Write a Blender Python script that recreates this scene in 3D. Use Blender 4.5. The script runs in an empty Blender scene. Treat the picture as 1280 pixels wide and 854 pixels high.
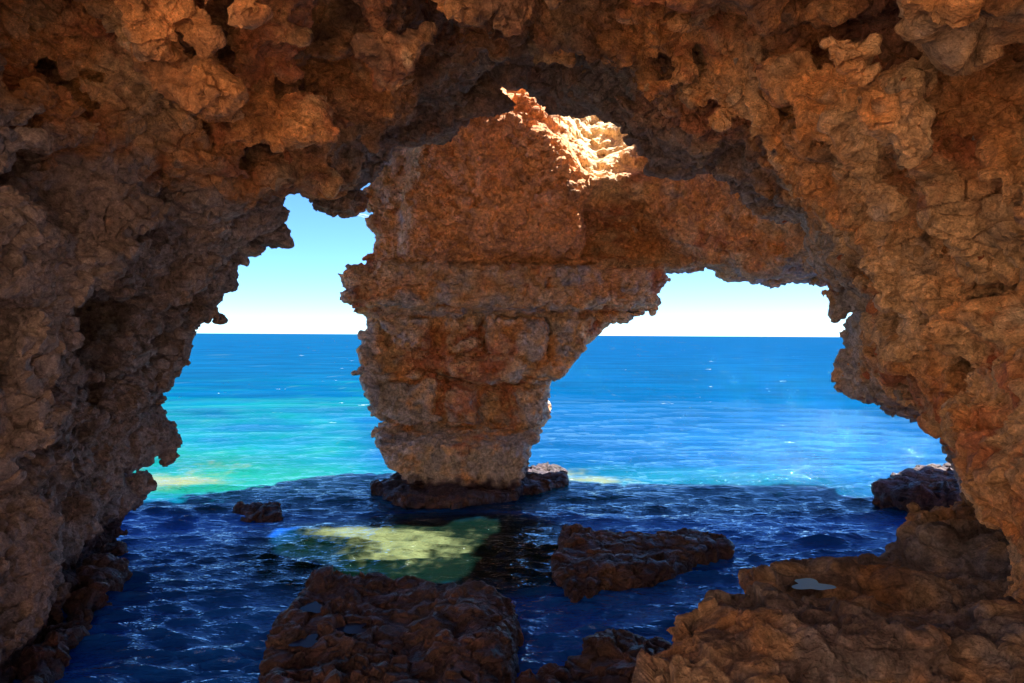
import bpy, math, time
import numpy as np
from mathutils import Matrix, Vector
from concurrent.futures import ThreadPoolExecutor
T0 = time.time()
rng = np.random.default_rng(7)
F32 = np.float32
scene = bpy.context.scene
COL = scene.collection

# ------------------------------------------------------------------ camera
FPX, W, H = 900.0, 1280.0, 854.0
CAM = np.array([0.0, 0.0, 5.0])
PITCH, ROLL = math.radians(0.52), math.radians(0.34)
fwd = np.array([0, math.cos(PITCH), -math.sin(PITCH)])
rt = np.array([1.0, 0, 0]); up = np.cross(rt, fwd)
rt, up = math.cos(ROLL)*rt + math.sin(ROLL)*up, -math.sin(ROLL)*rt + math.cos(ROLL)*up
cam_data = bpy.data.cameras.new("camera")
cam = bpy.data.objects.new("camera", cam_data); COL.objects.link(cam)
cam_data.sensor_width = 36.0; cam_data.lens = 36.0*FPX/W
cam_data.clip_start = 0.05; cam_data.clip_end = 60000
m = Matrix(((rt[0], up[0], -fwd[0], CAM[0]), (rt[1], up[1], -fwd[1], CAM[1]), (rt[2], up[2], -fwd[2], CAM[2]), (0, 0, 0, 1)))
cam.matrix_world = m
scene.camera = cam

# ------------------------------------------------------------------ sky, sun, exposure
SUN = np.array([0.36, 0.27, 0.89]); SUN /= np.linalg.norm(SUN)
SUN_EL = math.asin(SUN[2]); SUN_AZ = math.atan2(SUN[0], SUN[1])
world = bpy.data.worlds.new("World"); scene.world = world; world.use_nodes = True
nt = world.node_tree; nt.nodes.clear()
sky = nt.nodes.new("ShaderNodeTexSky"); sky.sky_type = 'NISHITA'; sky.sun_disc = False
sky.sun_elevation = SUN_EL; sky.sun_rotation = SUN_AZ; sky.altitude = 600
sky.air_density = 0.6; sky.dust_density = 0.0; sky.ozone_density = 4.0
bgn = nt.nodes.new("ShaderNodeBackground"); bgn.inputs[1].default_value = 0.05
out = nt.nodes.new("ShaderNodeOutputWorld")
hs = nt.nodes.new("ShaderNodeHueSaturation"); hs.inputs["Saturation"].default_value = 1.1; hs.inputs["Hue"].default_value = .5
nt.links.new(sky.outputs[0], hs.inputs["Color"]); 
ti = nt.nodes.new("ShaderNodeVectorMath"); ti.operation = 'MULTIPLY'; ti.inputs[1].default_value = (.74, .92, 1.04)
nt.links.new(hs.outputs[0], ti.inputs[0]); nt.links.new(ti.outputs[0], bgn.inputs[0]); nt.links.new(bgn.outputs[0], out.inputs[0])
sd = bpy.data.lights.new("sun", 'SUN'); sd.energy = 5.0; sd.angle = math.radians(0.7); sd.color = (1.0, 0.95, 0.86)
sun = bpy.data.objects.new("sun", sd); COL.objects.link(sun); sun.location = (20, 15, 50)
sun.rotation_euler = Vector(SUN).to_track_quat('Z', 'Y').to_euler()
scene.view_settings.view_transform = 'Standard'; scene.view_settings.look = 'None'
scene.view_settings.gamma = 1.0; scene.view_settings.exposure = 2.6
scene.cycles.diffuse_bounces = 4; scene.cycles.max_bounces = 10

# ------------------------------------------------------------------ helpers
def ray(px, py):
    return fwd*FPX + rt*(px-W/2) - up*(py-H/2)
def P(px, py, Y):
    d = ray(px, py); return CAM + d*(Y/d[1])
def G(px, py, z=0.0):
    d = ray(px, py); return CAM + d*((z-CAM[2])/d[2])

_perm = rng.permutation(256).astype(np.int32); _perm = np.concatenate([_perm]*3)
_g = rng.normal(size=(256, 3)); _g = (_g/np.linalg.norm(_g, axis=1)[:, None]*1.5).astype(F32)
_r3 = rng.random((256, 3)).astype(F32)
POOL = ThreadPoolExecutor(4)
def par(fn, p, n=60000):
    N = len(p)
    if N <= n: return fn(p)
    return np.concatenate(list(POOL.map(lambda i: fn(p[i:i+n]), range(0, N, n))))
def _perlin(p):
    f = np.floor(p); i = f.astype(np.int32) & 255; t = (p-f).astype(F32)
    u = t*t*t*(t*(t*6-15)+10)
    A = _perm[i[:, 0]]; B = _perm[i[:, 0]+1]
    def h(X, dy, dz): return _perm[_perm[X+i[:, 1]+dy]+i[:, 2]+dz]
    def d(idx, dx, dy, dz):
        g = _g[idx]
        return g[:, 0]*(t[:, 0]-dx)+g[:, 1]*(t[:, 1]-dy)+g[:, 2]*(t[:, 2]-dz)
    def x(dy, dz):
        a = d(h(A, dy, dz), 0, dy, dz); b = d(h(B, dy, dz), 1, dy, dz); return a+(b-a)*u[:, 0]
    y0 = x(0, 0); y0 += (x(1, 0)-y0)*u[:, 1]
    y1 = x(0, 1); y1 += (x(1, 1)-y1)*u[:, 1]
    return y0+(y1-y0)*u[:, 2]
def perlin(p, s, o=0.0):
    return par(_perlin, (np.asarray(p)/s+o).astype(F32))
def fbm(p, s, octv, o=0.0, gain=0.5, ridge=False):
    r = 0; a = 1.0
    for k in range(octv):
        v = perlin(p, s/2**k, o+k*17.3)
        if ridge: v = 1-2*np.abs(v)*1.3
        r = r+a*v; a *= gain
    return r
def _worley(p):
    f = np.floor(p-0.5); best = np.full(len(p), 9., F32); sec = best.copy(); cid = np.zeros(len(p), np.int32); pv = np.zeros(len(p), F32)
    fi = f.astype(np.int32)
    for dx in (0, 1):
        for dy in (0, 1):
            for dz in (0, 1):
                i0 = (fi[:, 0]+dx) & 255; i1 = (fi[:, 1]+dy) & 255; i2 = (fi[:, 2]+dz) & 255
                hh = _perm[_perm[_perm[i0]+i1]+i2]
                q = _r3[hh]*0.8+0.1
                q[:, 0] += f[:, 0]+dx; q[:, 1] += f[:, 1]+dy; q[:, 2] += f[:, 2]+dz
                q = p-q; d = (q**2).sum(1); lt = d < best
                sec = np.where(lt, best, np.minimum(sec, d)); cid = np.where(lt, hh, cid); best = np.where(lt, d, best)
                pv = np.where(lt, (q*_g[hh]).sum(1), pv)
    return np.stack([np.sqrt(best), np.sqrt(sec), cid.astype(F32)/255, pv], 1)
def worley(p, s, o=0.0):
    return par(_worley, (np.asarray(p)/s+o).astype(F32))
def sst(x, a, b):
    t = np.clip((x-a)/(b-a), 0, 1); return t*t*(3-2*t)
def smin(a, b, k):
    h = np.clip(0.5+0.5*(b-a)/k, 0, 1); return b+(a-b)*h-k*h*(1-h)
def smax(a, b, k): return -smin(-a, -b, k)
def poly_sdf(poly, X, Z):
    """signed distance (negative inside) to a closed polygon, on arrays X, Z"""
    poly = np.asarray(poly, float); d = np.full(X.shape, 1e9); s = np.zeros(X.shape, bool)
    for i in range(len(poly)):
        a = poly[i]; b = poly[(i+1) % len(poly)]; e = b-a; L = e@e
        if L == 0: continue
        wx, wz = X-a[0], Z-a[1]; t = np.clip((wx*e[0]+wz*e[1])/L, 0, 1)
        d = np.minimum(d, (wx-e[0]*t)**2+(wz-e[1]*t)**2)
        if b[1] != a[1]:
            c = ((a[1] > Z) != (b[1] > Z)) & (X < e[0]*(Z-a[1])/e[1]+a[0]); s ^= c
    d = np.sqrt(d); return np.where(s, -d, d).astype(F32)

def surface_nets(S, org, h):
    """numpy surface nets: S negative inside; returns verts, quads with outward normals"""
    neg = S < 0
    nx, ny, nz = S.shape
    c = np.zeros((nx-1, ny-1, nz-1), np.uint8)
    for dx in (0, 1):
        for dy in (0, 1):
            for dz in (0, 1): c += neg[dx:nx-1+dx, dy:ny-1+dy, dz:nz-1+dz]
    act = np.argwhere((c > 0) & (c < 8)); del c
    idx = np.full((nx-1, ny-1, nz-1), -1, np.int32); idx[act[:, 0], act[:, 1], act[:, 2]] = np.arange(len(act))
    acc = np.zeros((len(act), 3)); cnt = np.zeros(len(act))
    cor = [(0, 0, 0), (1, 0, 0), (0, 1, 0), (1, 1, 0), (0, 0, 1), (1, 0, 1), (0, 1, 1), (1, 1, 1)]
    val = [S[act[:, 0]+a, act[:, 1]+b, act[:, 2]+d] for a, b, d in cor]
    for i in range(8):
        for j in range(i+1, 8):
            if sum(abs(cor[i][k]-cor[j][k]) for k in range(3)) != 1: continue
            va, vb = val[i], val[j]; mk = (va < 0) != (vb < 0)
            t = np.where(mk, va/np.where(mk, va-vb, 1), 0)
            for k in range(3): acc[:, k] += np.where(mk, cor[i][k]+t*(cor[j][k]-cor[i][k]), 0)
            cnt += mk
    V = (act+acc/cnt[:, None])*h+np.asarray(org)
    Q = []
    for ax in range(3):
        sl0 = [slice(1, -1)]*3; sl0[ax] = slice(0, -1); sl1 = [slice(1, -1)]*3; sl1[ax] = slice(1, None)
        a = neg[tuple(sl0)]; b = neg[tuple(sl1)]
        o1, o2 = (ax+1) % 3, (ax+2) % 3
        for flip, mk in ((False, a & ~b), (True, ~a & b)):
            e = np.argwhere(mk)
            for k in range(3):
                if k != ax: e[:, k] += 1
            if not len(e): continue
            def at(d1, d2):
                q = e.copy(); q[:, o1] -= d1; q[:, o2] -= d2; return idx[q[:, 0], q[:, 1], q[:, 2]]
            quad = np.stack([at(1, 1), at(0, 1), at(0, 0), at(1, 0)], 1)
            Q.append(quad[:, ::-1] if flip else quad)
    return V, np.concatenate(Q)

def components(n, Q):
    lab = np.arange(n)
    E = np.concatenate([Q[:, [0, 1]], Q[:, [1, 2]], Q[:, [2, 3]]])
    for _ in range(200):
        m0 = np.minimum(lab[E[:, 0]], lab[E[:, 1]]); old = lab.copy()
        np.minimum.at(lab, E[:, 0], m0); np.minimum.at(lab, E[:, 1], m0)
        lab = lab[lab]; lab = lab[lab]
        if (lab == old).all(): break
    return lab
def drop_small(V, Q, frac=0.1):
    lab = components(len(V), Q)
    cnt = np.bincount(lab[Q[:, 0]], minlength=len(V)); keep = cnt[lab[Q[:, 0]]] >= cnt.max()*frac
    return compact(V, Q[keep])
def compact(V, Q):
    u = np.zeros(len(V), bool); u[Q.ravel()] = True; mp = np.cumsum(u)-1; return V[u], mp[Q]
def normals(V, Q):
    n = np.cross(V[Q[:, 2]]-V[Q[:, 0]], V[Q[:, 3]]-V[Q[:, 1]]); N = np.zeros_like(V)
    for k in range(4):
        for c in range(3): N[:, c] += np.bincount(Q[:, k], n[:, c], len(V))
    return N/np.maximum(np.linalg.norm(N, axis=1), 1e-12)[:, None]
def subdivide(V, Q, sel):
    S_ = Q[sel]; rest = Q[~sel]
    e = np.stack([S_, np.roll(S_, -1, 1)], 2).reshape(-1, 2); es = np.sort(e, 1)
    key = es[:, 0].astype(np.int64)*len(V)+es[:, 1]; uq, inv = np.unique(key, return_inverse=True)
    mid = 0.5*(V[uq//len(V)]+V[uq % len(V)]); fc = V[S_].mean(1)
    n = len(V); m_ = inv.reshape(-1, 4)+n; c_ = np.arange(len(S_))+n+len(uq)
    V2 = np.concatenate([V, mid, fc])
    q = np.concatenate([np.stack([S_[:, k], m_[:, k], c_, m_[:, k-1]], 1) for k in range(4)])
    return V2, np.concatenate([q, rest]), np.concatenate([np.ones(len(q), bool), np.zeros(len(rest), bool)])
def laplace(V, Q, it=1, w=0.5):
    for _ in range(it):
        A = np.zeros_like(V); C = np.zeros(len(V))
        for k in range(4):
            for j in (1, 3):
                src = Q[:, (k+j) % 4]
                for c in range(3): A[:, c] += np.bincount(Q[:, k], V[src, c], len(V))
                C += np.bincount(Q[:, k], minlength=len(V))
        V = V+w*(A/np.maximum(C, 1)[:, None]-V)
    return V
def visible(V, Q, N, margin=60):
    c = V[Q].mean(1); n = N[Q].mean(1); d = c-CAM
    dep = d@fwd; x = (d@rt)/np.maximum(dep, .01)*FPX+W/2; y = H/2-(d@up)/np.maximum(dep, .01)*FPX
    dl = d/np.linalg.norm(d, axis=1)[:, None]
    return (dep > 1) & (x > -margin) & (x < W+margin) & (y > -margin) & (y < H+margin) & ((dl*n).sum(1) < 0.35)
def make_mesh(name, V, Q, smooth=False, color=None):
    me = bpy.data.meshes.new(name)
    me.vertices.add(len(V)); me.vertices.foreach_set("co", V.astype(F32).ravel())
    k = Q.shape[1]
    me.loops.add(Q.size); me.loops.foreach_set("vertex_index", Q.astype(np.int32).ravel())
    me.polygons.add(len(Q)); me.polygons.foreach_set("loop_start", np.arange(0, Q.size, k, dtype=np.int32))
    me.polygons.foreach_set("use_smooth", np.full(len(Q), smooth))
    me.update(calc_edges=True)
    if color is not None:
        at = me.color_attributes.new("rock_colour", 'FLOAT_COLOR', 'POINT')
        at.data.foreach_set("color", np.concatenate([color, np.ones((len(V), 1))], 1).astype(F32).ravel())
    return me
def add(name, me, mat=None, label=None, cat=None, kind=None, group=None, parent=None):
    o = bpy.data.objects.new(name, me); COL.objects.link(o)
    if mat: me.materials.append(mat)
    if label: o["label"] = label
    if cat: o["category"] = cat
    if kind: o["kind"] = kind
    if group: o["group"] = group
    if parent: o.parent = parent
    return o
def grid(x0, x1, y0, y1, z0, z1, h):
    xs = np.arange(x0, x1+h/2, h); ys = np.arange(y0, y1+h/2, h); zs = np.arange(z0, z1+h/2, h)
    return xs, ys, zs
def log(*a): print("[%.1f]" % (time.time()-T0), *a, flush=True)

# ------------------------------------------------------------------ materials
def rock_material(name, rough=0.86, bump=1.0, sat=1.0, wet=0.0, scale=1.0):
    mt = bpy.data.materials.new(name); mt.use_nodes = True; n = mt.node_tree; L = n.links; b = n.nodes["Principled BSDF"]
    at = n.nodes.new("ShaderNodeAttribute"); at.attribute_name = "rock_colour"
    tc = n.nodes.new("ShaderNodeTexCoord")
    def noise(s, d=6, r=.6, dis=0.0):
        q = n.nodes.new("ShaderNodeTexNoise"); q.inputs["Scale"].default_value = s*scale; q.inputs["Detail"].default_value = d
        q.inputs["Roughness"].default_value = r; q.inputs["Distortion"].default_value = dis; L.new(tc.outputs["Object"], q.inputs["Vector"]); return q
    n1 = noise(9, 8, .7, .4); n2 = noise(38, 4, .7); n3 = noise(2.6, 5, .65, .6)
    def ramp(src, a, b_, lo, hi):
        r = n.nodes.new("ShaderNodeMapRange"); r.inputs[1].default_value = a; r.inputs[2].default_value = b_
        r.inputs[3].default_value = lo; r.inputs[4].default_value = hi; L.new(src, r.inputs[0]); return r.outputs[0]
    def mul(a, b_):
        q = n.nodes.new("ShaderNodeMath"); q.operation = 'MULTIPLY'; L.new(a, q.inputs[0]); L.new(b_, q.inputs[1]); return q.outputs[0]
    v = mul(mul(ramp(n1.outputs[0], .3, .7, .4, 1.6), ramp(n2.outputs[0], .3, .7, .65, 1.35)), ramp(n3.outputs[0], .3, .7, .65, 1.35))
    vm = n.nodes.new("ShaderNodeVectorMath"); vm.operation = 'SCALE'; L.new(at.outputs["Color"], vm.inputs[0]); L.new(v, vm.inputs["Scale"])
    L.new(vm.outputs[0], b.inputs["Base Color"])
    b.inputs["Roughness"].default_value = rough
    if wet:
        L.new(ramp(n3.outputs[0], .4, .6, rough, rough-wet), b.inputs["Roughness"])
    b.inputs["Specular IOR Level"].default_value = 0.35
    b1 = n.nodes.new("ShaderNodeBump"); b1.inputs["Strength"].default_value = .9*bump; b1.inputs["Distance"].default_value = .09
    b2 = n.nodes.new("ShaderNodeBump"); b2.inputs["Strength"].default_value = .6*bump; b2.inputs["Distance"].default_value = .03
    L.new(n1.outputs[0], b1.inputs["Height"]); L.new(n2.outputs[0], b2.inputs["Height"])
    L.new(b1.outputs[0], b2.inputs["Normal"]); L.new(b2.outputs[0], b.inputs["Normal"])
    return mt
M_ROCK = rock_material("weathered_limestone")
M_REEF = rock_material("wet_reef_rock", rough=.62, wet=.3, bump=1.2)

ORANGE = np.array([.58, .27, .105]); TAN = np.array([.55, .36, .21]); GREY = np.array([.38, .325, .30])
RUST = np.array([.40, .12, .055]); DARK = np.array([.17, .10, .075]); PURPLE = np.array([.040, .024, .036])
YEL = np.array([.50, .33, .12])
def rock_color(p, grey=0.0, dark=0.0, tan=0.0, rust=0.0):
    a = fbm(p, 2.6, 4, 3.1); b = fbm(p, 1.1, 4, 9.7); c = fbm(p, .45, 4, 21.); d = fbm(p, .8, 3, 33.)
    col = ORANGE[None]+(TAN-ORANGE)[None]*sst(b+tan, -.5, .6)[:, None]
    def mixin(t, C):
        nonlocal col; col = col+(C[None]-col)*np.clip(t, 0, 1)[:, None]
    mixin(sst(a+c*.5+rust, .15, .8)*.8, RUST)
    mixin(sst(d+.5*c, .6, 1.2)*.35, YEL)
    mixin(sst(-a*.7+b*.5+c*.6+grey, .2, .9), GREY)
    mixin(sst(c-a*.4+dark, .5, 1.3)*.75, DARK)
    e = fbm(p, .75, 4, 131.)+.3*a
    mixin(sst(e, .62, 1.05)*.55, np.array([.62, .53, .43]))
    return np.clip(col, .01, 1)
def blob(p, c, r): # soft falloff around a place
    return np.exp(-(((p-np.asarray(c))/np.asarray(r))**2).sum(1))

# ------------------------------------------------------------------ rock relief
def warp(p, s, a, o=0.):
    return p+a*np.stack([perlin(p, s, o), perlin(p, s, o+31.), perlin(p, s, o+67.)], 1)
def blocks(q, s, o):
    """broken blocks: every cell is a tilted face at its own height, with a crack between neighbours"""
    w = worley(q, s, o)
    return .55*(w[:, 2]-.5)+.42*w[:, 3]-.35*sst(.09-(w[:, 1]-w[:, 0]), 0, .09)
def scallop(q, s, o):
    """rounded pits that meet in sharp crests"""
    w = worley(q, s, o); return w[:, 0]-.52
def coarse(p, lump=1.0, strata=1.0, big=1.0, roof=0.0):
    """relief carved into the implicit rock: metres outwards"""
    q = warp(warp(p, 1.6, .3, 2.), .45, .05, 22.)
    r = big*.30*fbm(q, 2.4, 2, 5.)
    sel = sst(perlin(p, 2.1, 19.), -.2, .35); loc = .45+1.1*sst(perlin(p, 2.9, 29.), -.5, .4)
    w = worley(q*np.array([1, 1, 1.3])+1, 1.5, 61.)
    r += lump*(.46*blocks(q*np.array([.8, .8, 2.1]), 1.25, 3.)+.60*blocks(q*np.array([1, 1, 1.4])+2, 2.3, 6.))
    r -= lump*.30*sst(.13-(w[:, 1]-w[:, 0]), 0, .12)*sel
    r += lump*loc*(.24*blocks(q*np.array([1, 1, 1.5])+7.7, .55, 8.)*sel+.20*scallop(q+3.3, .7, 18.)*(1-sel))
    t = p[:, 2]/.85+.8*perlin(p, 3., 12.)+.25*perlin(p, .9, 14.)
    f = t-np.floor(t); st = np.where(f < .82, f/.82*.5, 1-(f-.82)/.18*1.5)-.3
    r += strata*.17*st
    h = worley(warp(p, 1.2, .3, 40.), 1.9, 50.)
    r -= .5*np.minimum(big, 1)*(np.asarray(big) > .8)*sst(.42-h[:, 0], 0, .3)*(h[:, 2] > .45)
    if np.any(roof):
        c = sst(p[:, 2], 7.2, 8.4)*sst(-p[:, 1], -15.2, -13.); c = np.maximum(c, .45*sst(p[:, 0], 3.5, 5)*sst(p[:, 2], 4, 5))
        q2 = warp(p, .9, .3, 47.)*np.array([1, 1, .7])
        v = fbm(q2, 1.7, 4, 52.)
        r += roof*c*1.15*(.24-1.9*np.abs(v))
        r += roof*c*(.34*blocks(q2, .9, 53.)+.12*scallop(q2+5, .5, 54.))
    return r
def fine(p, amp=1.0, chunk=1.0):
    q = warp(warp(p, .6, .08, 4.), .12, .012, 24.)
    m_ = sst(fbm(p, 1.9, 3, 77.), -.3, .35); m2 = sst(perlin(p, 1.1, 97.), -.4, .4)
    qz = q*np.array([1, 1, 1.6])
    r = chunk*(.15*blocks(qz, .42, 15.)+.06*blocks(qz+4, .17, 25.)*m2)*(.45+.65*m_)
    r += chunk*(.10*scallop(q, .24, 35.)+.03*scallop(q+2, .10, 45.))*(1.05-m_)*m2
    r += .045*fbm(qz, .7, 6, 60., ridge=True, gain=.55)*(1.1-.6*m_)-.02
    h = worley(warp(p, .3, .06, 80.), .34, 90.)
    r -= .12*sst(.36-h[:, 0], 0, .2)*(h[:, 2] > .6)
    return amp*r

def build_field(sdf, xs, ys, zs, h, band=1.2, wear=1.0, **kw):
    mk = np.abs(sdf) < band
    ii = np.argwhere(mk)
    p = np.stack([xs[ii[:, 0]], ys[ii[:, 1]], zs[ii[:, 2]]], 1).astype(F32)
    kw = {k: (v(p) if callable(v) else v) for k, v in kw.items()}
    sdf[mk] -= coarse(p, **kw).astype(F32)
    for ax in (0, 1, 2)*int(max(1, wear)):          # wear off the thinnest spikes
        a = [slice(None)]*3; b = a.copy(); c = a.copy(); a[ax] = slice(0, -2); b[ax] = slice(1, -1); c[ax] = slice(2, None)
        wr = min(wear, 1.0); sdf[tuple(b)] = .25*wr*(sdf[tuple(a)]+sdf[tuple(c)])+(1-.5*wr)*sdf[tuple(b)]
    return surface_nets(sdf, (xs[0], ys[0], zs[0]), h)
def refine(V, Q, levels, amp=1.0, chunk=1.0, fn=fine):
    sel = visible(V, Q, normals(V, Q))
    for _ in range(levels):
        V, Q, s2 = subdivide(V, Q, sel); sel = s2
        V = laplace(V, Q, 1, .35)
    N = normals(V, Q)
    V = V+N*fn(V, amp(V) if callable(amp) else amp, chunk)[:, None]
    return V, Q

# ------------------------------------------------------------------ the cave round the camera: cavity cross-sections
z0, z1 = -.8, 13.2
SL = {
 16.0: [(80, 900), (118, 760), (128, 700), (130, 655), (138, 622), (180, 573), (175, 530), (195, 508), (222, 490), (208, 470), (228, 442), (220, 415), (202, 400),
        (262, 390), (304, 366), (302, 324), (352, 304), (362, 268), (352, 243), (400, 242), (440, 246), (453, 230), (462, 185), (500, 163), (560, 152),
        (612, 148), (626, 104), (672, 98), (704, 110), (735, 138), (780, 152), (804, 182), (860, 215), (930, 238), (972, 265), (1000, 300), (1032, 345),
        (1072, 395), (1094, 440), (1104, 496), (1142, 522), (1192, 572), (1215, 630), (1230, 655), (1240, 760), (1240, 900)],
 13.0: [(60, 950), (85, 800), (95, 764), (92, 700), (88, 610), (120, 570), (125, 500), (150, 440), (140, 400), (190, 350), (240, 300), (290, 262),
        (330, 238), (400, 238), (438, 225), (480, 170), (520, 135), (600, 100), (700, 80), (770, 105), (850, 165), (940, 215), (990, 250), (1030, 300),
        (1068, 380), (1085, 450), (1105, 500), (1165, 530), (1210, 580), (1240, 640), (1255, 760), (1255, 950)],
 10.0: [(20, 1050), (50, 868), (45, 740), (30, 620), (55, 560), (60, 450), (85, 400), (90, 300), (100, 240), (120, 200), (200, 190), (300, 165), (400, 150),
        (470, 130), (540, 95), (620, 70), (760, 70), (860, 110), (960, 175), (1030, 250), (1090, 320), (1120, 400), (1145, 500), (1180, 560), (1215, 620),
        (1232, 660), (1250, 760), (1260, 1050)],
 7.8: [(-80, 1300), (-60, 868), (-50, 700), (-70, 600), (-40, 450), (-60, 300), (-40, 190), (20, 150), (120, 105), (300, 70), (420, 40), (560, 0), (700, -20),
       (850, 0), (960, 60), (1060, 170), (1140, 260), (1180, 340), (1200, 450), (1208, 600), (1222, 650), (1245, 740), (1252, 800), (1250, 1300)],
 5.0: [(-450, 1700), (-430, 800), (-420, 300), (-330, -20), (-120, -170), (200, -290), (600, -360), (900, -350), (1150, -220), (1330, -20), (1400, 250), (1430, 500),
       (1380, 700), (1330, 850), (1330, 1700)],
}
def px_poly(l, Y): return [(q[0], q[2]) for q in (P(a, b, Y) for a, b in l)]
xs, ys, zs = grid(-12.4, 13.6, -1.5, 17.6, z0, z1, .1)
XX, ZZ = np.meshgrid(xs, zs, indexing='ij')
keys = sorted(SL); sl2 = {k: poly_sdf(px_poly(SL[k], k), XX, ZZ) for k in keys}
sl2[0.0] = poly_sdf([(-10, -3), (-10, 7), (-7.5, 9.5), (-3, 10.2), (.5, 9), (2.6, 7), (3, 4), (2.6, -3)], XX, ZZ); keys = [0.0]+keys  # unseen rear mouth, shaped so fill light rakes in from the left
HOL = [(118, 398, .62, 1.25), (1245, 110, .6, 1.0), (1230, 365, .42, 2.), (20, 610, .4, 1.2), (90, 75, .6, 1.5), (190, 130, .4, 1.4), (275, 60, .55, 1.2), (345, 120, .35, 1.5),
       (400, 20, .45, 1.3), (440, 110, .5, 1.5), (540, 100, .6, 1.6), (510, 20, .45, 1.), (660, 40, .55, 1.3), (610, 85, .4, 1.3), (790, 20, .5, 1.4), (830, 70, .4, .8), (905, 50, .55, .7), (960, 90, .45, .6),
       (1050, 70, .6, .8), (1080, 15, .45, 1.3), (1010, 175, .4, 1.3), (1190, 190, .5, .6), (1110, 210, .35, .8), (1160, 300, .35, 1.2), (60, 520, .5, 1.6), (60, 225, .55, 1.6), (160, 480, .4, 1.5),
       (190, 240, .4, 1.4), (1210, 590, .3, 1), (1180, 470, .25, 1.), (1120, 330, .3, 1.2), (80, 700, .4, .6), (120, 610, .3, 1.2),
       (118, 398, .5, 1.2), (118, 396, .4, 1.1), (90, 78, .5, 1.4), (275, 62, .45, 1.2), (560, 100, .5, 1.4), (905, 52, .45, .7), (1050, 74, .5, .8), (1230, 366, .35, 1.8), (1245, 112, .5, 1.), (670, 42, .4, 1.2), (400, 22, .4, 1.2)]
S = np.empty((len(xs), len(ys), len(zs)), F32)
for j, y in enumerate(ys):
    yy = min(max(y, 0.0), 16.0)
    k = max(i for i in range(len(keys)-1) if keys[i] <= yy); t = (yy-keys[k])/(keys[k+1]-keys[k])
    cav = sl2[keys[k]]*(1-t)+sl2[keys[k+1]]*t
    rock = -cav+.13
    # outer end of the near mass
    rock = smax(rock, np.full_like(rock, y-17.5), .5); pass
    S[:, j, :] = rock
def first_hit(px, py):
    t = np.arange(4, 17, .05); p = CAM+ray(px, py)[None]*(t/ray(px, py)[1])[:, None]
    i = np.round((p-np.array([xs[0], ys[0], zs[0]]))/.1).astype(int); ok = ((i >= 0) & (i < S.shape)).all(1); i = np.clip(i, 0, np.array(S.shape)-1)
    hit = ok & (S[i[:, 0], i[:, 1], i[:, 2]] < 0); return p[np.argmax(hit)] if hit.any() else None
for hx, hy, hr, ha in HOL:      # round hollows weathered into the walls and the roof
    hr *= 1.45
    c = first_hit(hx, hy)
    if c is None: continue
    dr = ray(hx, hy); c = c+dr/np.linalg.norm(dr)*hr*.2
    lo = np.maximum(((c-hr*2.6-.3-np.array([xs[0], ys[0], zs[0]]))/.1).astype(int), 0); hi = lo+int((hr*5.2+.6)/.1)
    sx, sy, sz = [slice(a_, b_) for a_, b_ in zip(lo, hi)]
    A, B, C = np.meshgrid(xs[sx]-c[0], ys[sy]-c[1], zs[sz]-c[2], indexing='ij')
    pp = np.stack([A.ravel(), B.ravel(), C.ravel()], 1)+c
    dd = np.sqrt((A/ha)**2+(B/1.5)**2+(C/.8)**2)+.22*perlin(pp, .7, 3.).reshape(A.shape)
    S[sx, sy, sz] = smax(S[sx, sy, sz], (hr-dd).astype(F32), .08)
V, Q = build_field(S, xs, ys, zs, .1, roof=1.0, strata=lambda p: .8+.9*sst(-p[:, 0], 3, 5)*sst(8-p[:, 2], 0, 1)); del S
V, Q = drop_small(V, Q)
log("cave", len(V))
V, Q = refine(V, Q, 2, 1.25)
c = V
# rock colours: greyer left wall and lip, left wall also darkened, warm ceiling, tan right wall
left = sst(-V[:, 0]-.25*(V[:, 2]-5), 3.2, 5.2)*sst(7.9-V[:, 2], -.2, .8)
lip = sst(V[:, 1], 12.8, 15.2)
colr = rock_color(V, grey=left*1.9+lip*1.0-.3, tan=.5*sst(V[:, 0], 3, 6)*sst(8-V[:, 2], 0, 2)-.15, rust=.25*sst(V[:, 2], 7, 9)-.3*left)
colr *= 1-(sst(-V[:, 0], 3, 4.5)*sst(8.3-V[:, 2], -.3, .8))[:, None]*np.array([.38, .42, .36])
wetline = sst(1.0-V[:, 2]+.25*fbm(V, .5, 2), 0, .5)
colr += (PURPLE[None]-colr)*wetline[:, None]
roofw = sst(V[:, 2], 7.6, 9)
dark_mottle = sst(fbm(V, 2.1, 4, 101.)+.35*fbm(V, .5, 3, 102.), -.2, .4)*(.25+.7*roofw)  # patchy darker brown, strongest over the roof
colr += (np.array([.15, .085, .065])[None]-colr)*dark_mottle[:, None]*.92
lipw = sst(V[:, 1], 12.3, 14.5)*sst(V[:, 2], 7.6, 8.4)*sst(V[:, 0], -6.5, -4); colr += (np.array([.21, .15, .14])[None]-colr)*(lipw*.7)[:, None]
mar = sst(V[:, 0], 2.2, 4.2)*sst(V[:, 2]+.4*fbm(V, 1., 2, 4.), 8.6, 9.4)*sst(-V[:, 1], -11.5, -9.5); colr += (np.array([.26, .085, .05])[None]-colr)*(mar*.65)[:, None]
N = normals(V, Q); fcn = V[Q].mean(1)
lc = fcn+.25*np.stack([perlin(fcn, .6, 5.)]*3, 1)
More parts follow.
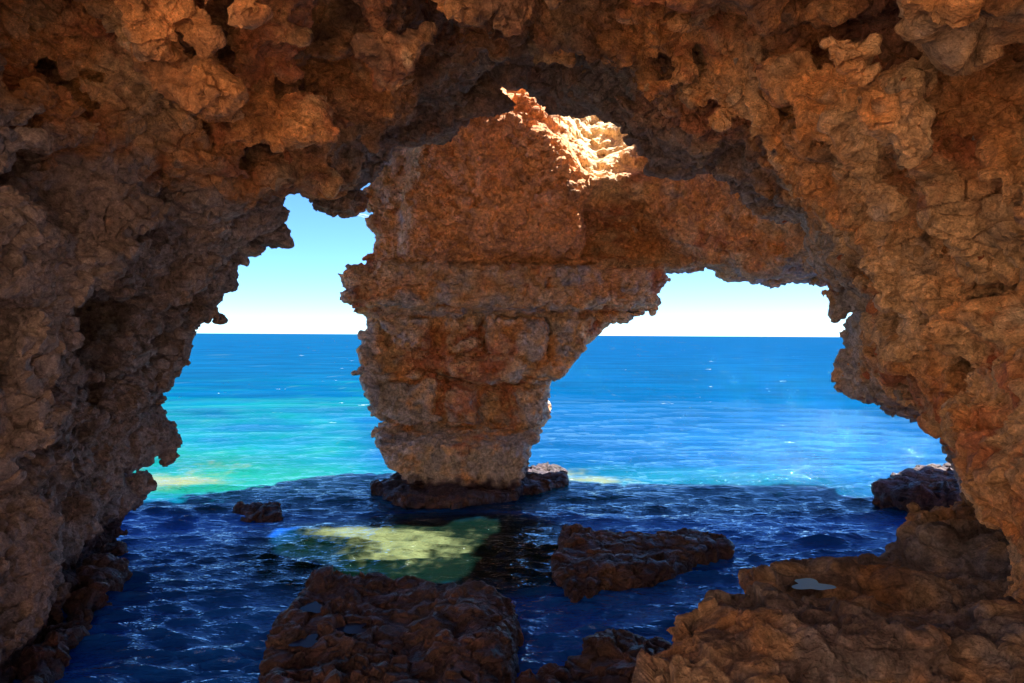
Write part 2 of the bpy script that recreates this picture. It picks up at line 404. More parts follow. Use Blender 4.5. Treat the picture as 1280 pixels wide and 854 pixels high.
# division: wall below the crease on the left, wall right of the ceiling's flank, roof
crease = 7.55+.05*(lc[:, 1]-8)
is_left = (lc[:, 0] < -2.5) & (lc[:, 2] < crease)
is_right = (lc[:, 0] > 1.0) & (lc[:, 2] < 5+1.15*(lc[:, 0]-3.6))
ROOTS = []
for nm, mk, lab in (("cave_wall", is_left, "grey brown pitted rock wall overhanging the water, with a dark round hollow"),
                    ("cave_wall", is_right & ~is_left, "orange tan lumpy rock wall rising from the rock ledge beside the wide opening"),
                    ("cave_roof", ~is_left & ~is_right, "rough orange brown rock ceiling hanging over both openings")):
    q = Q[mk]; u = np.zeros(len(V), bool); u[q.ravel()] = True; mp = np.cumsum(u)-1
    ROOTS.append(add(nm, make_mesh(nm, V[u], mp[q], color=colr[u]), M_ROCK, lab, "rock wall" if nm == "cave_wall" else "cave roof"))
# cobbles held in the conglomerate, each a part of its wall
def cobble(seed):
    bpy_m = bpy.data.meshes.new("stone"); import bmesh
    bm = bmesh.new(); bmesh.ops.create_icosphere(bm, subdivisions=3, radius=1.0)
    v = np.array([x.co for x in bm.verts]); g = np.random.default_rng(seed)
    v *= np.array([1, g.uniform(.7, .95), g.uniform(.6, .9)])
    for _ in range(9):
        nrm = g.normal(size=3); nrm /= np.linalg.norm(nrm); k = g.uniform(.4, .7); e_ = v@nrm-k; v -= np.outer(np.maximum(e_, 0)*.92, nrm)
    v += (v/np.linalg.norm(v, axis=1)[:, None])*(.16*fbm(v+seed*9, .9, 3, 2.)+.05*fbm(v+seed*5, .25, 2, 2.))[:, None]
    for x, c_ in zip(bm.verts, v): x.co = c_
    bm.to_mesh(bpy_m); bm.free()
    for f in bpy_m.polygons: f.use_smooth = True
    base = [ORANGE, TAN, TAN*.9, ORANGE*.8, GREY, RUST*1.2, TAN*1.1, (ORANGE+GREY)/2][seed % 8]
    at = bpy_m.color_attributes.new("rock_colour", 'FLOAT_COLOR', 'POINT')
    cc = base[None]*(1+.3*fbm(v+seed*3, .8, 3, 5.))[:, None]
    at.data.foreach_set("color", np.concatenate([np.clip(cc, .02, 1), np.ones((len(v), 1))], 1).astype(F32).ravel())
    bpy_m.materials.append(M_ROCK); return bpy_m
COB = [cobble(i) for i in range(16)]
fvec = np.cross(V[Q[:, 2]]-V[Q[:, 0]], V[Q[:, 3]]-V[Q[:, 1]]); fvec /= np.maximum(np.linalg.norm(fvec, axis=1), 1e-9)[:, None]
d_ = fcn-CAM; dep = d_@fwd; fx = (d_@rt)/np.maximum(dep, .1)*FPX+W/2; fy = H/2-(d_@up)/np.maximum(dep, .1)*FPX
facing = ((d_/np.linalg.norm(d_, axis=1)[:, None])*fvec).sum(1) < -.5
def stones(root, mask, cand, count, r0, r1, mind=.75):
    ids = np.flatnonzero(mask & facing & cand & (dep > 4)); g = np.random.default_rng(count); g.shuffle(ids)
    got = np.zeros((0, 3)); rr = np.zeros(0)
    for i in ids[:6000]:
        r = r0+(r1-r0)*g.random()**2.2; c = fcn[i]
        if len(got) and (np.linalg.norm(got-c, axis=1) < (rr+r)*mind).any(): continue
        got = np.vstack([got, c]); rr = np.append(rr, r)
        o = bpy.data.objects.new("stone", COB[g.integers(16)]); COL.objects.link(o); o.parent = root
        o.location = c-fvec[i]*r*.5; o.scale = (r, r, r); o.rotation_euler = g.uniform(0, 6.28, 3)
        if len(got) >= count: break
ry = lambda a, b, rx, ry_: (((fx-a)/rx)**2+((fy-b)/ry_)**2) < 1
clump = perlin(fcn, .8, 31.) > -.1
stones(ROOTS[1], is_right & ~is_left, clump & (ry(1120, 420, 170, 120) | ry(1000, 250, 120, 90) | ry(1230, 470, 90, 150)), 150, .04, .13)
stones(ROOTS[2], ~is_left & ~is_right, clump & (ry(890, 130, 90, 110) | ry(740, 50, 90, 45) | ry(1100, 170, 130, 120) | ry(380, 50, 110, 50) | ry(170, 40, 140, 40) | ry(560, 30, 80, 30)), 90, .035, .09)
log("cave done", len(Q))

# ------------------------------------------------------------------ the sea stack and the span behind
FY = 23.4; r_g = np.random.default_rng(3)
stack = [(440, -160), (462, 60), (468, 175), (463, 260), (466, 308), (441, 342), (437, 375), (454, 405), (444, 415), (441, 432), (447, 455), (452, 505), (486, 530),
         (466, 548), (470, 562), (520, 590), (540, 604), (555, 660), (640, 660), (652, 590), (668, 560), (690, 522), (690, 492), (712, 462), (746, 424), (754, 400),
         (826, 392), (828, 332), (870, 331), (900, 327), (920, 345), (1000, 348), (1050, 342), (1180, 340), (1400, 300), (1400, -160)]
h = .11
xs, ys, zs = grid(-6.2, 13.5, 16.6, 29, -.8, 13.4, h)
XX, ZZ = np.meshgrid(xs, zs, indexing='ij')
ps = poly_sdf(px_poly(stack, FY), XX, ZZ)
pz_ = np.stack([XX.ravel(), 0*XX.ravel()+3, ZZ.ravel()], 1)
wx_ = XX+(.28*fbm(pz_, .9, 3, 5.)).reshape(XX.shape); wz_ = ZZ+(.16*fbm(pz_, .9, 3, 15.)).reshape(XX.shape)
def reg(l, soft=.25): return sst(-poly_sdf(px_poly(l, FY), wx_, wz_), -soft*.3, soft)
yf = np.full(XX.shape, FY)
yf -= 1.25*reg([(560, -50), (520, 120), (508, 200), (498, 326), (560, 336), (724, 318), (765, 200), (790, -50)], .55)
yf -= .8*reg([(430, 330), (640, 330), (830, 335), (830, 388), (430, 398)], .2)
yf += .8*reg([(440, 392), (760, 386), (700, 545), (480, 545)], .15)            # everything under the slab stands back
for l_, d_ in (([(606, 396), (682, 394), (684, 448), (612, 452)], .55), ([(688, 394), (742, 392), (738, 445), (690, 455)], .35), ([(548, 398), (600, 396), (604, 440), (556, 446)], .3),
               ([(478, 396), (540, 398), (536, 440), (484, 436)], .5), ([(446, 400), (474, 398), (476, 470), (450, 460)], .3), ([(560, 448), (740, 446), (720, 474), (640, 482), (566, 474)], .5),
               ([(452, 470), (540, 466), (556, 530), (470, 536)], .45), ([(640, 490), (700, 480), (690, 540), (650, 545)], .3), ([(560, 485), (600, 485), (596, 530), (556, 530)], .3),
               ([(466, 545), (660, 552), (652, 600), (600, 640), (530, 640), (508, 592)], .75), ([(437, 345), (520, 335), (530, 385), (437, 384)], .2), ([(640, 335), (812, 337), (806, 378), (640, 380)], .15)):
    yf -= 1.7*d_*reg(l_, .08)
yf += .5*reg([(590, 486), (636, 486), (640, 540), (598, 540)], .15)
yf += 1.9*reg([(724, 258), (800, 272), (850, 308), (876, 333), (724, 322)], .3)
yf -= .5*reg([(742, 228), (810, 190), (960, 255), (1050, 345), (930, 360), (868, 296), (800, 262)], .25)
yf -= 5.0*sst(XX, 4.2, 9.5)
yf -= sst(XX, 2.6, 4)*sst(ZZ, 7, 7.6)*(.55*fbm(pz_*np.array([1, 1, 1.3]), 1.4, 4, 25.)).reshape(XX.shape)
crest = np.interp(XX, [-1.6, -.3, .5, 1.3, 2.75, 4.2, 6., 8., 10.], [14., 12.3, 12.0, 11.25, 9.45, 10.3, 11.2, 13.5, 14.])
GRV = np.zeros(XX.shape, F32)
for (pyl, dep, wid, wob) in ((388, .95, .06, .07), (329, .5, .07, .12), (446, .4, .07, .2), (480, .7, .1, .25), (543, .55, .07, .2), (360, .25, .05, .2), (420, .3, .05, .3), (512, .3, .05, .3), (250, .2, .05, .6)):
    zl = P(600, pyl, FY)[2]+wob*np.interp(XX, np.linspace(-7, 14, 40), r_g.normal(size=40)*.6)
    GRV += dep*np.exp(-((ZZ-zl)/wid)**2)
S = np.empty((len(xs), len(ys), len(zs)), F32)
for j, y in enumerate(ys):
    r = smax(ps+.055*(y-24), (yf-y)+GRV, .28)
    r = smax(r, np.full_like(r, y-26.4), .5)
    r = smax(r, (ZZ-crest-.95*(y-FY+.9))*.68, .25)
    S[:, j, :] = r
def blk(p): return sst(p[:, 2], 7.1, 7.5)
V, Q = build_field(S, xs, ys, zs, h, wear=.25, lump=lambda p: .5+.15*blk(p), strata=lambda p: 1.3-1.2*blk(p), big=lambda p: .6-.1*blk(p)); del S
V, Q = drop_small(V, Q)
log("stack", len(V))
V, Q = refine(V, Q, 1, lambda p: 1.15+.15*blk(p)-.95*sst(p[:, 1], 22.2, 23.2)*sst(p[:, 2], 9.3, 10)*blk(p))
up_ = sst(V[:, 2], 7.2, 7.6)
colr = rock_color(V, grey=.55*(1-up_)*sst(3.2-V[:, 2], -2, 2)+.25*(1-up_)-.5*up_+.6*up_*sst(-V[:, 0], 2.7, 3.6), tan=.35*(1-up_), rust=.3*up_*sst(V[:, 0], 2, 4))
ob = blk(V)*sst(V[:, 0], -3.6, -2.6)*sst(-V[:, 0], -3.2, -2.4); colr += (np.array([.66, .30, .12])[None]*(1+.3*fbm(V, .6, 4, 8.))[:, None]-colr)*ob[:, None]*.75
sh = sst(V[:, 1]+.4*(12.-V[:, 2]), 23.3, 24.2)*sst(V[:, 2], 9, 9.8)*sst(V[:, 0], -1, 0)*sst(-V[:, 0], -5.5, -4); colr += (np.array([.72, .52, .28])[None]-colr)*sh[:, None]*.8  # sunlight painted in: paler colour on the shoulder under the shaft
wetline = sst(.72-V[:, 2]+.3*fbm(V, .5, 2), 0, .4); colr += (PURPLE[None]-colr)*wetline[:, None]
fc = V[Q].mean(1); sp = (fc[:, 0] > 2.6+.2*perlin(fc, .5, 1.)) & (fc[:, 2] > 7.4)
root = add("sea_stack", None, None, "tall rock pillar standing in the sea, orange above, grey brown at its narrow foot", "rock pillar")
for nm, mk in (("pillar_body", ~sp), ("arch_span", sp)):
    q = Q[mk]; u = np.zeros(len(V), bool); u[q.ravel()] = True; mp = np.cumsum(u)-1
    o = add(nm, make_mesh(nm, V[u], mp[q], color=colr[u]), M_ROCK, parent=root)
log("stack done", len(Q))

# ------------------------------------------------------------------ the cliff above, pierced by the shaft
h = .25
xs, ys, zs = grid(-17, 24, -4, 29, 11.8, 17, h)
X3, Y3, Z3 = np.meshgrid(xs, ys, zs, indexing='ij')
S = np.maximum.reduce([12.85-Z3+.0*X3, Z3-16, Y3-25.5+.03*X3-1.8*sst(X3, 12, 16)+.5*np.sin(X3*.7+1)*np.sin(X3*.31)+.4*np.sin(X3*1.9), -.5-Y3, X3-22.5, -16-X3]).astype(F32)
tz = (Z3-13.8)/SUN[2]; cx = X3-2.4-SUN[0]*tz; cy = Y3-21.9-SUN[1]*tz
S = np.maximum(S, (1-np.sqrt(((cx-.9*sst(-cy, 0, 3))/(1.5+1.45*sst(cy, -4, 1)))**2+(cy/4.9)**2))*3.2).astype(F32)
V, Q = build_field(S, xs, ys, zs, h, strata=.5); del S, X3, Y3, Z3
V, Q = drop_small(V, Q)
add("cliff_top", make_mesh("cliff_top", V, Q, color=rock_color(V)), M_ROCK, kind="structure")
log("cliff", len(Q))

# ------------------------------------------------------------------ ledge
h = .08
xs, ys, zs = grid(.2, 12.5, -1, 11, -.6, 3.6, h)
X3, Y3 = np.meshgrid(xs, ys, indexing='ij')
pl = poly_sdf([(.9, -3), (.95, 4.2), (1.1, 5.6), (1.35, 6.6), (1.95, 7.3), (3.1, 8.3), (4.3, 9.0), (5.1, 9.8), (6.2, 10.2), (14, 10.2), (14, -3)], X3, Y3)
top = 2.42+.14*np.sin(X3*.9)*np.cos(Y3*.8)+.12*sst(X3, 2.2, 3.5)+.35*sst(X3, 4.5, 6.5)*sst(Y3, 7.5, 9)
POOLS = []
for a_, b_, rx_, ry_ in ((1014, 731, .15, .14),):
    g_ = G(a_, b_, 2.4); e_ = np.sqrt(((X3-g_[0])/(rx_*2.2))**2+((Y3-g_[1])/(ry_*2.2))**2); w_ = sst(1.5-e_, 0, .9)
    top = top*(1-w_)+(2.42-.22*sst(.95-e_, 0, .5))*w_; POOLS.append((g_, rx_, ry_, e_))
S = np.stack([smax(pl+.18*(z-2.4), (z-top).astype(F32), .25) for z in zs], 2).astype(F32)
V, Q = build_field(S, xs, ys, zs, h, wear=2.0, lump=.9, strata=.35, big=.4); del S
V, Q = drop_small(V, Q)
V, Q = refine(V, Q, 2, 1.2)
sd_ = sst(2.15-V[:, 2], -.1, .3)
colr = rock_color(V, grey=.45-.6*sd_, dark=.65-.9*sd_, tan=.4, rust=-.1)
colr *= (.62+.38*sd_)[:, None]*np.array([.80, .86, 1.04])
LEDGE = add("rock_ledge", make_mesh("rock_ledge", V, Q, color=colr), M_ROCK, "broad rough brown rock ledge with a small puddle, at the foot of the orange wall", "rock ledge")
M_POOL = bpy.data.materials.new("puddle_water"); M_POOL.use_nodes = True; b_ = M_POOL.node_tree.nodes["Principled BSDF"]
b_.inputs["Base Color"].default_value = (.02, .028, .08, 1); b_.inputs["Roughness"].default_value = .12; b_.inputs["Specular IOR Level"].default_value = .1; b_.inputs["IOR"].default_value = 1.2
M_POOL2 = M_POOL.copy(); M_POOL2.name = "painted_sky_puddle"; M_POOL2.node_tree.nodes["Principled BSDF"].inputs["Base Color"].default_value = (.2, .5, 1, 1)  # blue base paints in a sky reflection on the ledge puddle
def puddle(c, rx_, ry_, z, parent, M_POOL=M_POOL):
    a = np.linspace(0, 2*math.pi, 40, endpoint=False); k = 1+.25*np.sin(3*a+c[0])+.15*np.sin(5*a+2*c[1])
    rim = np.stack([c[0]+1.25*rx_*k*np.cos(a), c[1]+1.25*ry_*k*np.sin(a), z+0*a], 1)
    me = bpy.data.meshes.new("puddle"); me.from_pydata([(c[0], c[1], z)]+[tuple(v) for v in rim], [], [(0, i+1, (i+1) % 40+1) for i in range(40)])
    return add("puddle", me, M_POOL, parent=parent)
for g_, rx_, ry_, e_ in POOLS: puddle(g_, rx_, ry_, 2.40, LEDGE, M_POOL2)
log("ledge", len(Q))

# ------------------------------------------------------------------ low reefs standing in the water
def reef(name, pts, top, label, h=.06, zt=None, levels=1, slope=.9, dark=1.0, group=None, parent=None, rough=1.0, pools=()):
    g = np.array([G(a, b, top*.7)[:2] for a, b in pts]); lo = g.min(0)-.7; hi = g.max(0)+.7
    xs, ys, zs = grid(lo[0], hi[0], lo[1], hi[1], -.5, top+.6, h)
    X3, Y3 = np.meshgrid(xs, ys, indexing='ij'); pl = poly_sdf(g, X3, Y3)
    p2 = np.stack([X3.ravel(), Y3.ravel(), np.zeros(X3.size)], 1)
    tp = top*(.9+.22*fbm(p2, 1.3, 3, 44.).reshape(X3.shape)); pl = pl+.18*fbm(p2, .9, 3, 55.).reshape(X3.shape)
    PL = []
    for a_, b_, rx_, ry_ in pools:
        g_ = G(a_, b_, top*.85); e_ = np.sqrt(((X3-g_[0])/(rx_*2))**2+((Y3-g_[1])/(ry_*2))**2); w_ = sst(1.7-e_, 0, 1)
        tp = tp*(1-w_)+(top*.95-.16*sst(.95-e_, 0, .5))*w_; PL.append((g_, rx_, ry_, top*.95-.05))
    S = np.stack([smax(pl*.8, (z-tp), .12+.25*top) for z in zs], 2).astype(F32)
    mk = np.abs(S) < .6; ii = np.argwhere(mk); p = np.stack([xs[ii[:, 0]], ys[ii[:, 1]], zs[ii[:, 2]]], 1)
    S[mk] -= (rough*(.12*fbm(p, .8, 3, 71.)+.10*(.5-worley(p, .45, 73.)[:, 0]))).astype(F32)
    V, Q = surface_nets(S, (xs[0], ys[0], zs[0]), h); V, Q = drop_small(V, Q, .02)
    V, Q = refine(V, Q, levels, 1.0)
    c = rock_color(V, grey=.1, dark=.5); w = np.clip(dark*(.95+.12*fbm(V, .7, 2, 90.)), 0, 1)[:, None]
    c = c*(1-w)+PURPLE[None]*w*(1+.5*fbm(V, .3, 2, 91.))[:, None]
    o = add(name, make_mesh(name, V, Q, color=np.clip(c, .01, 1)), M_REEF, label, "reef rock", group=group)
    for g_, rx_, ry_, z_ in PL: puddle(g_, rx_, ry_, z_, o)
    return o
GR = "low wet rocks standing in the water"
reef("reef_rock", [(330, 812), (345, 770), (385, 728), (455, 720), (560, 728), (632, 748), (655, 775), (640, 815), (625, 845), (650, 900), (650, 1000), (330, 1000), (320, 880)], .52,
     "largest dark wet reef slab with bluish puddles, nearest in the water", group=GR, h=.055, pools=((388, 760, .17, .2), (440, 786, .2, .16), (384, 802, .15, .18)))
reef("reef_rock", [(690, 712), (692, 680), (712, 662), (800, 664), (900, 662), (912, 680), (870, 690), (835, 712), (790, 718), (745, 732), (705, 732)], .38,
     "dark rock island in open water between the pillar and the ledge", group=GR)
reef("reef_rock", [(462, 610), (495, 594), (560, 585), (700, 584), (712, 600), (690, 606), (650, 612), (610, 622), (560, 630), (505, 626)], .3,
     "purplish reef shelf round the foot of the rock pillar", group=GR, h=.08)
reef("reef_rock", [(292, 632), (320, 629), (350, 632), (354, 640), (330, 648), (298, 640)], .15, "small dark rock barely above the water, left of the pillar", group=GR)
reef("reef_rock", [(1090, 607), (1110, 600), (1160, 588), (1190, 582), (1260, 580), (1300, 622), (1200, 622), (1140, 618)], .8,
     "dark layered rock outcrop beyond the ledge, touching the orange wall", group=GR, h=.09)
reef("reef_rock", [(650, 850), (690, 835), (740, 800), (800, 790), (830, 800), (850, 900), (850, 990), (650, 990)], .3,
     "low reddish reef at the foot of the ledge, partly under water", group=GR)
reef("reef_rock", [(95, 735), (120, 700), (160, 702), (150, 722), (120, 755), (85, 800), (60, 860), (0, 960), (-60, 960), (20, 850)], .4,
     "purplish crusted shelf along the foot of the grey wall", group=GR, h=.07)
reef("reef_rock", [(128, 682), (150, 678), (162, 684), (150, 691), (130, 690)], .16, "tiny dark rock just off the grey wall", group=GR)
log("reefs")

# ------------------------------------------------------------------ sea
def geo(a, b, d0, r):
    v = [a]; d = d0
    while v[-1] < b: v.append(v[-1]+d); d *= r
    return np.array(v)
def axis_y():
    v = [1.5]
    while v[-1] < 40: v.append(v[-1]+max(.045, v[-1]**2*.00028))
    d = v[-1]-v[-2]
    while v[-1] < 30000: v.append(v[-1]+d); d *= 1.035
    return np.array([-60, -20, -8, -2, 0]+v)
ya = axis_y(); c0 = np.arange(-12, 12.01, .07); o_ = geo(12.07, 30000, .08, 1.045)
xa = np.concatenate([-o_[::-1], c0, o_])
XW, YW = np.meshgrid(xa, ya, indexing='ij'); sp_ = np.maximum(np.gradient(ya)[None, :]+0*XW, .06)
sp_ = np.maximum(sp_, np.abs(np.gradient(xa))[:, None])
ZW = np.zeros(XW.shape, F32); DX = np.zeros_like(ZW); DY = np.zeros_like(ZW)
r2 = np.random.default_rng(5)
p2 = np.stack([XW.ravel(), YW.ravel(), 0*XW.ravel()], 1).astype(F32)
near = (np.abs(XW) < 60) & (YW < 130) & (YW > -5)
pw = p2[near.ravel()]; xw, yw = pw[:, 0].copy(), pw[:, 1].copy(); spn = sp_[near]
patchy = np.clip(.85+.5*perlin(pw, 4.5, 3.)+.3*perlin(pw, 1.7, 8.), .25, 1.6)
xw = xw+.35*perlin(pw, 2.3, 12.); yw = yw+.25*perlin(pw, 1.9, 13.)
zz = np.zeros(len(pw)); dy_ = np.zeros(len(pw)); dx_ = np.zeros(len(pw))
for i in range(54):
    lam = .24*(7./.24)**(r2.random()**1.6); th = r2.normal(0, .33)+.1; k = 2*math.pi/lam
    kx, ky = k*math.sin(th), -k*math.cos(th)
    a = .0062*lam*(1.9 if lam < .8 else 1.25 if lam < 1.5 else .55 if lam < 3 else .35)
    a = a*np.clip((lam/spn-2.2)/3, 0, 1)*(patchy if lam < 2.5 else 1)
    ph = kx*xw+ky*yw+r2.random()*6.28
    a = a*1.3; zz += a*np.cos(ph); dx_ -= 1.1*a*kx/k*np.sin(ph); dy_ -= 1.1*a*ky/k*np.sin(ph)
# one low swell rolling in at the edge of the shade
def swell(cx, cy, L, wd, a):
    return a*np.exp(-((yw-cy-.02*(xw-cx)**2)/wd)**2-((xw-cx)/L)**2)
zz += swell(8.9, 25.3, 2.0, .6, .2)+swell(-7, 24.6, 2.5, .7, .1)+swell(2, 34, 9, 1.4, .12)
ZW[near] = zz; DX[near] = dx_; DY[near] = dy_
VW = np.stack([XW+DX, YW+DY, ZW], 2).reshape(-1, 3)
ny = len(ya); I = np.arange(len(xa)*ny).reshape(len(xa), ny)
QW = np.stack([I[:-1, :-1], I[1:, :-1], I[1:, 1:], I[:-1, 1:]], 2).reshape(-1, 4)
# body colour: deep, sand bank, pale submerged rock; painted shade round the lit patch
xw, yw = p2[:, 0], p2[:, 1]
def shoal(px, py, rx, ry):
    c_ = G(px, py); return np.exp(-(((xw-c_[0])/rx)**2+((yw-c_[1])/ry)**2))
nz = fbm(p2, 3.1, 4, 6.); nz2 = fbm(p2, .7, 4, 16.); nzl = fbm(p2*np.array([.35, 1, 1], F32), 9., 4, 26.)
lgY = np.log(np.maximum(yw, 5)/22.)/math.log(4.2)
leftw = sst(-xw-.15*yw, -3, 4)
turq = np.clip((1.05-lgY)*(.02+.98*leftw)+.32*nzl*(.5+lgY*.3)+.22*nz, 0, 1)*sst(yw, 19, 23)+.0*sst(shoal(260, 560, 9, 9)*1.3+shoal(430, 590, 6, 6)*.7+.18*nzl, .15, 1.0)+.75*sst(shoal(800, 600, 9, 5)+.15*nzl, .2, 1.)
turq *= sst(yw, 19, 23); turq = np.maximum(turq, 1.5*shoal(540, 685, 3.6, 3.)-.35)
turq = np.maximum(turq, (.22+.10*sst(-yw+160, -40, 130)+.06*nzl)*sst(yw, 19, 23))
pale = shoal(185, 602, 2.4, 1.1)*1.8+shoal(250, 585, 2.6, 1.4)*.6+shoal(440, 664, 1.3, .6)*1.2+shoal(515, 682, 1.7, 1.4)*1.25+shoal(690, 590, 1.6, .8)*1.5+shoal(745, 601, 1.2, .7)*1.7
nz3 = fbm(p2, .28, 3, 46.)
pale = np.clip(sst(pale+.3*nz+.35*nz2+.4*nz3, .3, 1.5), 0, 1)
me = make_mesh("sea", VW, QW, True)
turq *= 1-.4*(1-leftw)
patch_shade = np.clip(3.0*shoal(530, 685, 4.6, 3.2)-.6+.4*nz, 0, 1)  # shade painted into the water colour round the sunlit patch
for nm, a in (("painted_shade", patch_shade), ("shoal", turq), ("pale_bed", pale)):
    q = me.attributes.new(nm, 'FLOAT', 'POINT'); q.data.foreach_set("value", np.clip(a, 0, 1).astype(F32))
mt = bpy.data.materials.new("sea_water"); mt.use_nodes = True; n = mt.node_tree; n.nodes.clear(); L = n.links
def node(t, **kw):
    q = n.nodes.new(t)
    for k, v in kw.items(): q.inputs[k].default_value = v
    return q
o = node("ShaderNodeOutputMaterial"); tc = node("ShaderNodeTexCoord"); geo_ = node("ShaderNodeNewGeometry")
def attr(nm): q = node("ShaderNodeAttribute"); q.attribute_name = nm; return q.outputs["Fac"]
cr = node("ShaderNodeValToRGB"); e = cr.color_ramp
for i, (pz, cc) in enumerate([(0, (.005, .075, .48)), (.07, (.0003, .027, .090)), (.3, (.0003, .034, .088)), (.7, (.0004, .070, .086)), (1, (.003, .088, .062))]):  # first stop: brighter blue painted in to lift the shaded near water
    el = e.elements[i] if i < 2 else e.elements.new(pz)
    el.position = pz; el.color = (*cc, 1)
L.new(attr("shoal"), cr.inputs[0])
mx = node("ShaderNodeMix"); mx.data_type = 'RGBA'; mx.inputs[7].default_value = (.085, .105, .048, 1)
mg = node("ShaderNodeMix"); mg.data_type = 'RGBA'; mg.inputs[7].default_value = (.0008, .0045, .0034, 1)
L.new(attr("painted_shade"), mg.inputs[0]); L.new(cr.outputs[0], mg.inputs[6])
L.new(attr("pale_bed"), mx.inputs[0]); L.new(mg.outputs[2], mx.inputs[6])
# wind streaks in the body colour, far whitecaps
mp = node("ShaderNodeMapping"); mp.inputs["Scale"].default_value = (.07, .16, 1); L.new(tc.outputs["Object"], mp.inputs[0])
ns = node("ShaderNodeTexNoise", Scale=1.0, Detail=8.0, Roughness=.65); L.new(mp.outputs[0], ns.inputs["Vector"])
mr = node("ShaderNodeMapRange"); mr.inputs[1].default_value = .3; mr.inputs[2].default_value = .7; mr.inputs[3].default_value = .74; mr.inputs[4].default_value = 1.26
L.new(ns.outputs[0], mr.inputs[0])
vs = node("ShaderNodeVectorMath"); vs.operation = 'SCALE'; L.new(mx.outputs[2], vs.inputs[0]); L.new(mr.outputs[0], vs.inputs["Scale"])
mp2 = node("ShaderNodeMapping"); mp2.inputs["Scale"].default_value = (.22, .6, 1); L.new(tc.outputs["Object"], mp2.inputs[0])
nw = node("ShaderNodeTexNoise", Scale=1.0, Detail=6.0, Roughness=.7); L.new(mp2.outputs[0], nw.inputs["Vector"])
wc = node("ShaderNodeMapRange"); wc.inputs[1].default_value = .68; wc.inputs[2].default_value = .71; L.new(nw.outputs[0], wc.inputs[0])
mw = node("ShaderNodeMix"); mw.data_type = 'RGBA'; mw.inputs[7].default_value = (.8, .85, .9, 1)
L.new(wc.outputs[0], mw.inputs[0]); L.new(vs.outputs[0], mw.inputs[6])
# ripples
b1 = node("ShaderNodeBump", Strength=1.0, Distance=.10); r1 = node("ShaderNodeTexNoise", Scale=6.5, Detail=3.0, Roughness=.6, Distortion=.3)
mpr = node("ShaderNodeMapping"); mpr.inputs["Scale"].default_value = (.38, 1, 1); L.new(tc.outputs["Object"], mpr.inputs[0]); L.new(mpr.outputs[0], r1.inputs["Vector"])
L.new(r1.outputs[0], b1.inputs["Height"])
b0 = node("ShaderNodeBump", Strength=.6, Distance=.8); r0 = node("ShaderNodeTexNoise", Scale=.8, Detail=7.0, Roughness=.62); L.new(mpr.outputs[0], r0.inputs["Vector"])
L.new(r0.outputs[0], b0.inputs["Height"]); L.new(b1.outputs[0], b0.inputs["Normal"])
cd = node("ShaderNodeVectorMath"); cd.operation = 'LENGTH'; L.new(geo_.outputs["Position"], cd.inputs[0])
fd = node("ShaderNodeMapRange"); fd.inputs[1].default_value = 25; fd.inputs[2].default_value = 70; L.new(cd.outputs["Value"], fd.inputs[0])
fm = node("ShaderNodeMath"); fm.operation = 'MULTIPLY'; fm.inputs[1].default_value = .4; L.new(fd.outputs[0], fm.inputs[0]); L.new(fm.outputs[0], b0.inputs["Strength"])
df = node("ShaderNodeBsdfDiffuse"); L.new(mw.outputs[2], df.inputs[0]); L.new(b0.outputs[0], df.inputs["Normal"])
gl = node("ShaderNodeBsdfGlossy", Roughness=.03, Color=(.72, .86, 1, 1)); L.new(b0.outputs[0], gl.inputs["Normal"])
fr = node("ShaderNodeFresnel", IOR=1.333); L.new(b0.outputs[0], fr.inputs["Normal"])
fc_ = node("ShaderNodeMath"); fc_.operation = 'MINIMUM'; L.new(fr.outputs[0], fc_.inputs[0])
fl = node("ShaderNodeMapRange"); fl.inputs[1].default_value = 15; fl.inputs[2].default_value = 60; fl.inputs[3].default_value = .7; fl.inputs[4].default_value = .025
L.new(cd.outputs["Value"], fl.inputs[0]); L.new(fl.outputs[0], fc_.inputs[1])
ms = node("ShaderNodeMixShader"); L.new(fc_.outputs[0], ms.inputs[0]); L.new(df.outputs[0], ms.inputs[1]); L.new(gl.outputs[0], ms.inputs[2])
L.new(ms.outputs[0], o.inputs[0])
add("sea", me, mt, kind="structure")
log("sea", len(QW))

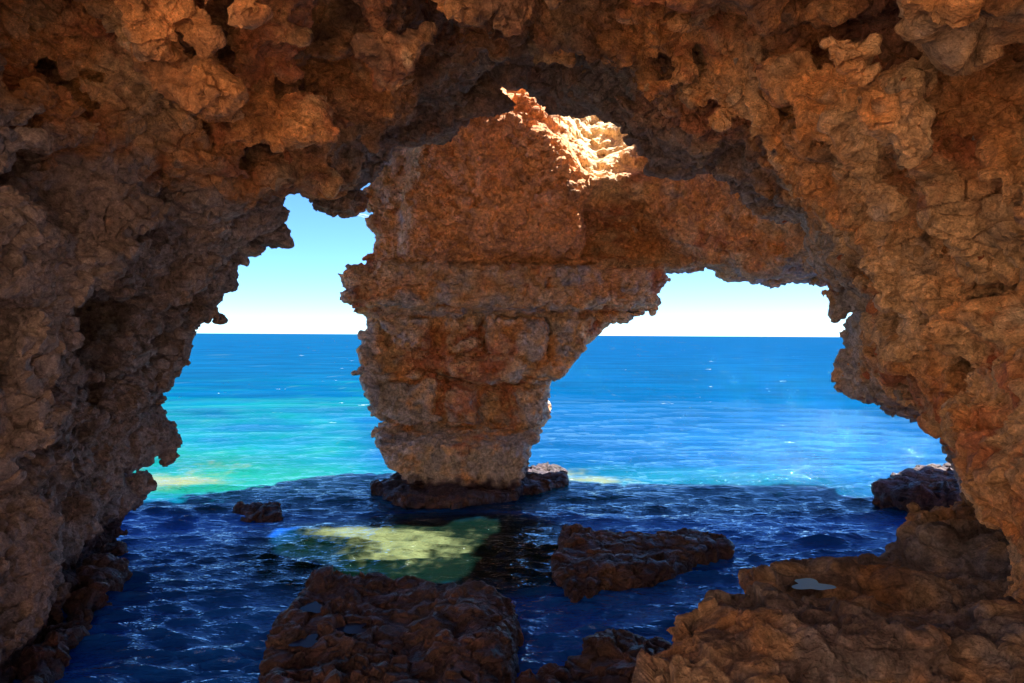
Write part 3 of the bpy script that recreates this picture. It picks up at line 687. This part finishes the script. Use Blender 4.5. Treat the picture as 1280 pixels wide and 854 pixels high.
# ------------------------------------------------------------------ added slope behind the viewer, unseen, bouncing warm sunlight into the cave
xa = np.arange(-60, 60.1, 1.0); ya = np.arange(-60, -1.9, 1.0); XW, YW = np.meshgrid(xa, ya, indexing='ij')
p2 = np.stack([XW.ravel(), YW.ravel(), 0*XW.ravel()], 1).astype(F32)
Z_ = np.clip(-(p2[:, 1]+5)*.75, 0, 30)+.9+sst(p2[:, 1], -6, -2)*-2.5+1.4*fbm(p2, 7., 5, 2.)*sst(-p2[:, 1], 3, 9)
VW = np.stack([p2[:, 0], p2[:, 1], Z_], 1); I = np.arange(len(p2)).reshape(len(xa), -1)
QW = np.stack([I[:-1, :-1], I[1:, :-1], I[1:, 1:], I[:-1, 1:]], 2).reshape(-1, 4)
add("bounce_slope", make_mesh("bounce_slope", VW, QW, color=np.clip(rock_color(VW, tan=.6, dark=-1, grey=-1)*1.3, 0, .8)), M_ROCK, kind="structure")

# ------------------------------------------------------------------ contrail high over the sea
def SKYP(px, py, D): d = ray(px, py); return CAM+d/np.linalg.norm(d)*D
a_, b_ = SKYP(392, 256, 25000), SKYP(520, 284, 25000); t = np.linspace(0, 1, 60)[:, None]; ax = a_+(b_-a_)*t
rad = 45*(.5+.5*np.sin(np.linspace(0, math.pi, 60)))*(1+.35*np.sin(np.arange(60)*1.7)*np.sin(np.arange(60)*.6))
dirn = (b_-a_)/np.linalg.norm(b_-a_); s1 = np.cross(dirn, [0, 0, 1]); s1 /= np.linalg.norm(s1); s2 = np.cross(dirn, s1)
an = np.linspace(0, 2*math.pi, 10, endpoint=False)
VC = (ax[:, None]+rad[:, None, None]*(np.cos(an)[None, :, None]*s1+np.sin(an)[None, :, None]*s2)).reshape(-1, 3)
I = np.arange(600).reshape(60, 10); J = np.roll(I, -1, 1); QC = np.stack([I[:-1], I[1:], J[1:], J[:-1]], 2).reshape(-1, 4)
mc = bpy.data.materials.new("ice_vapour"); mc.use_nodes = True; nn = mc.node_tree; b_ = nn.nodes["Principled BSDF"]
b_.inputs["Base Color"].default_value = (.9, .92, .95, 1); b_.inputs["Roughness"].default_value = 1; b_.inputs["Alpha"].default_value = .22
add("contrail", make_mesh("contrail", VC, QC), mc, "thin white vapour trail crossing the blue sky left of the rock pillar", "contrail")
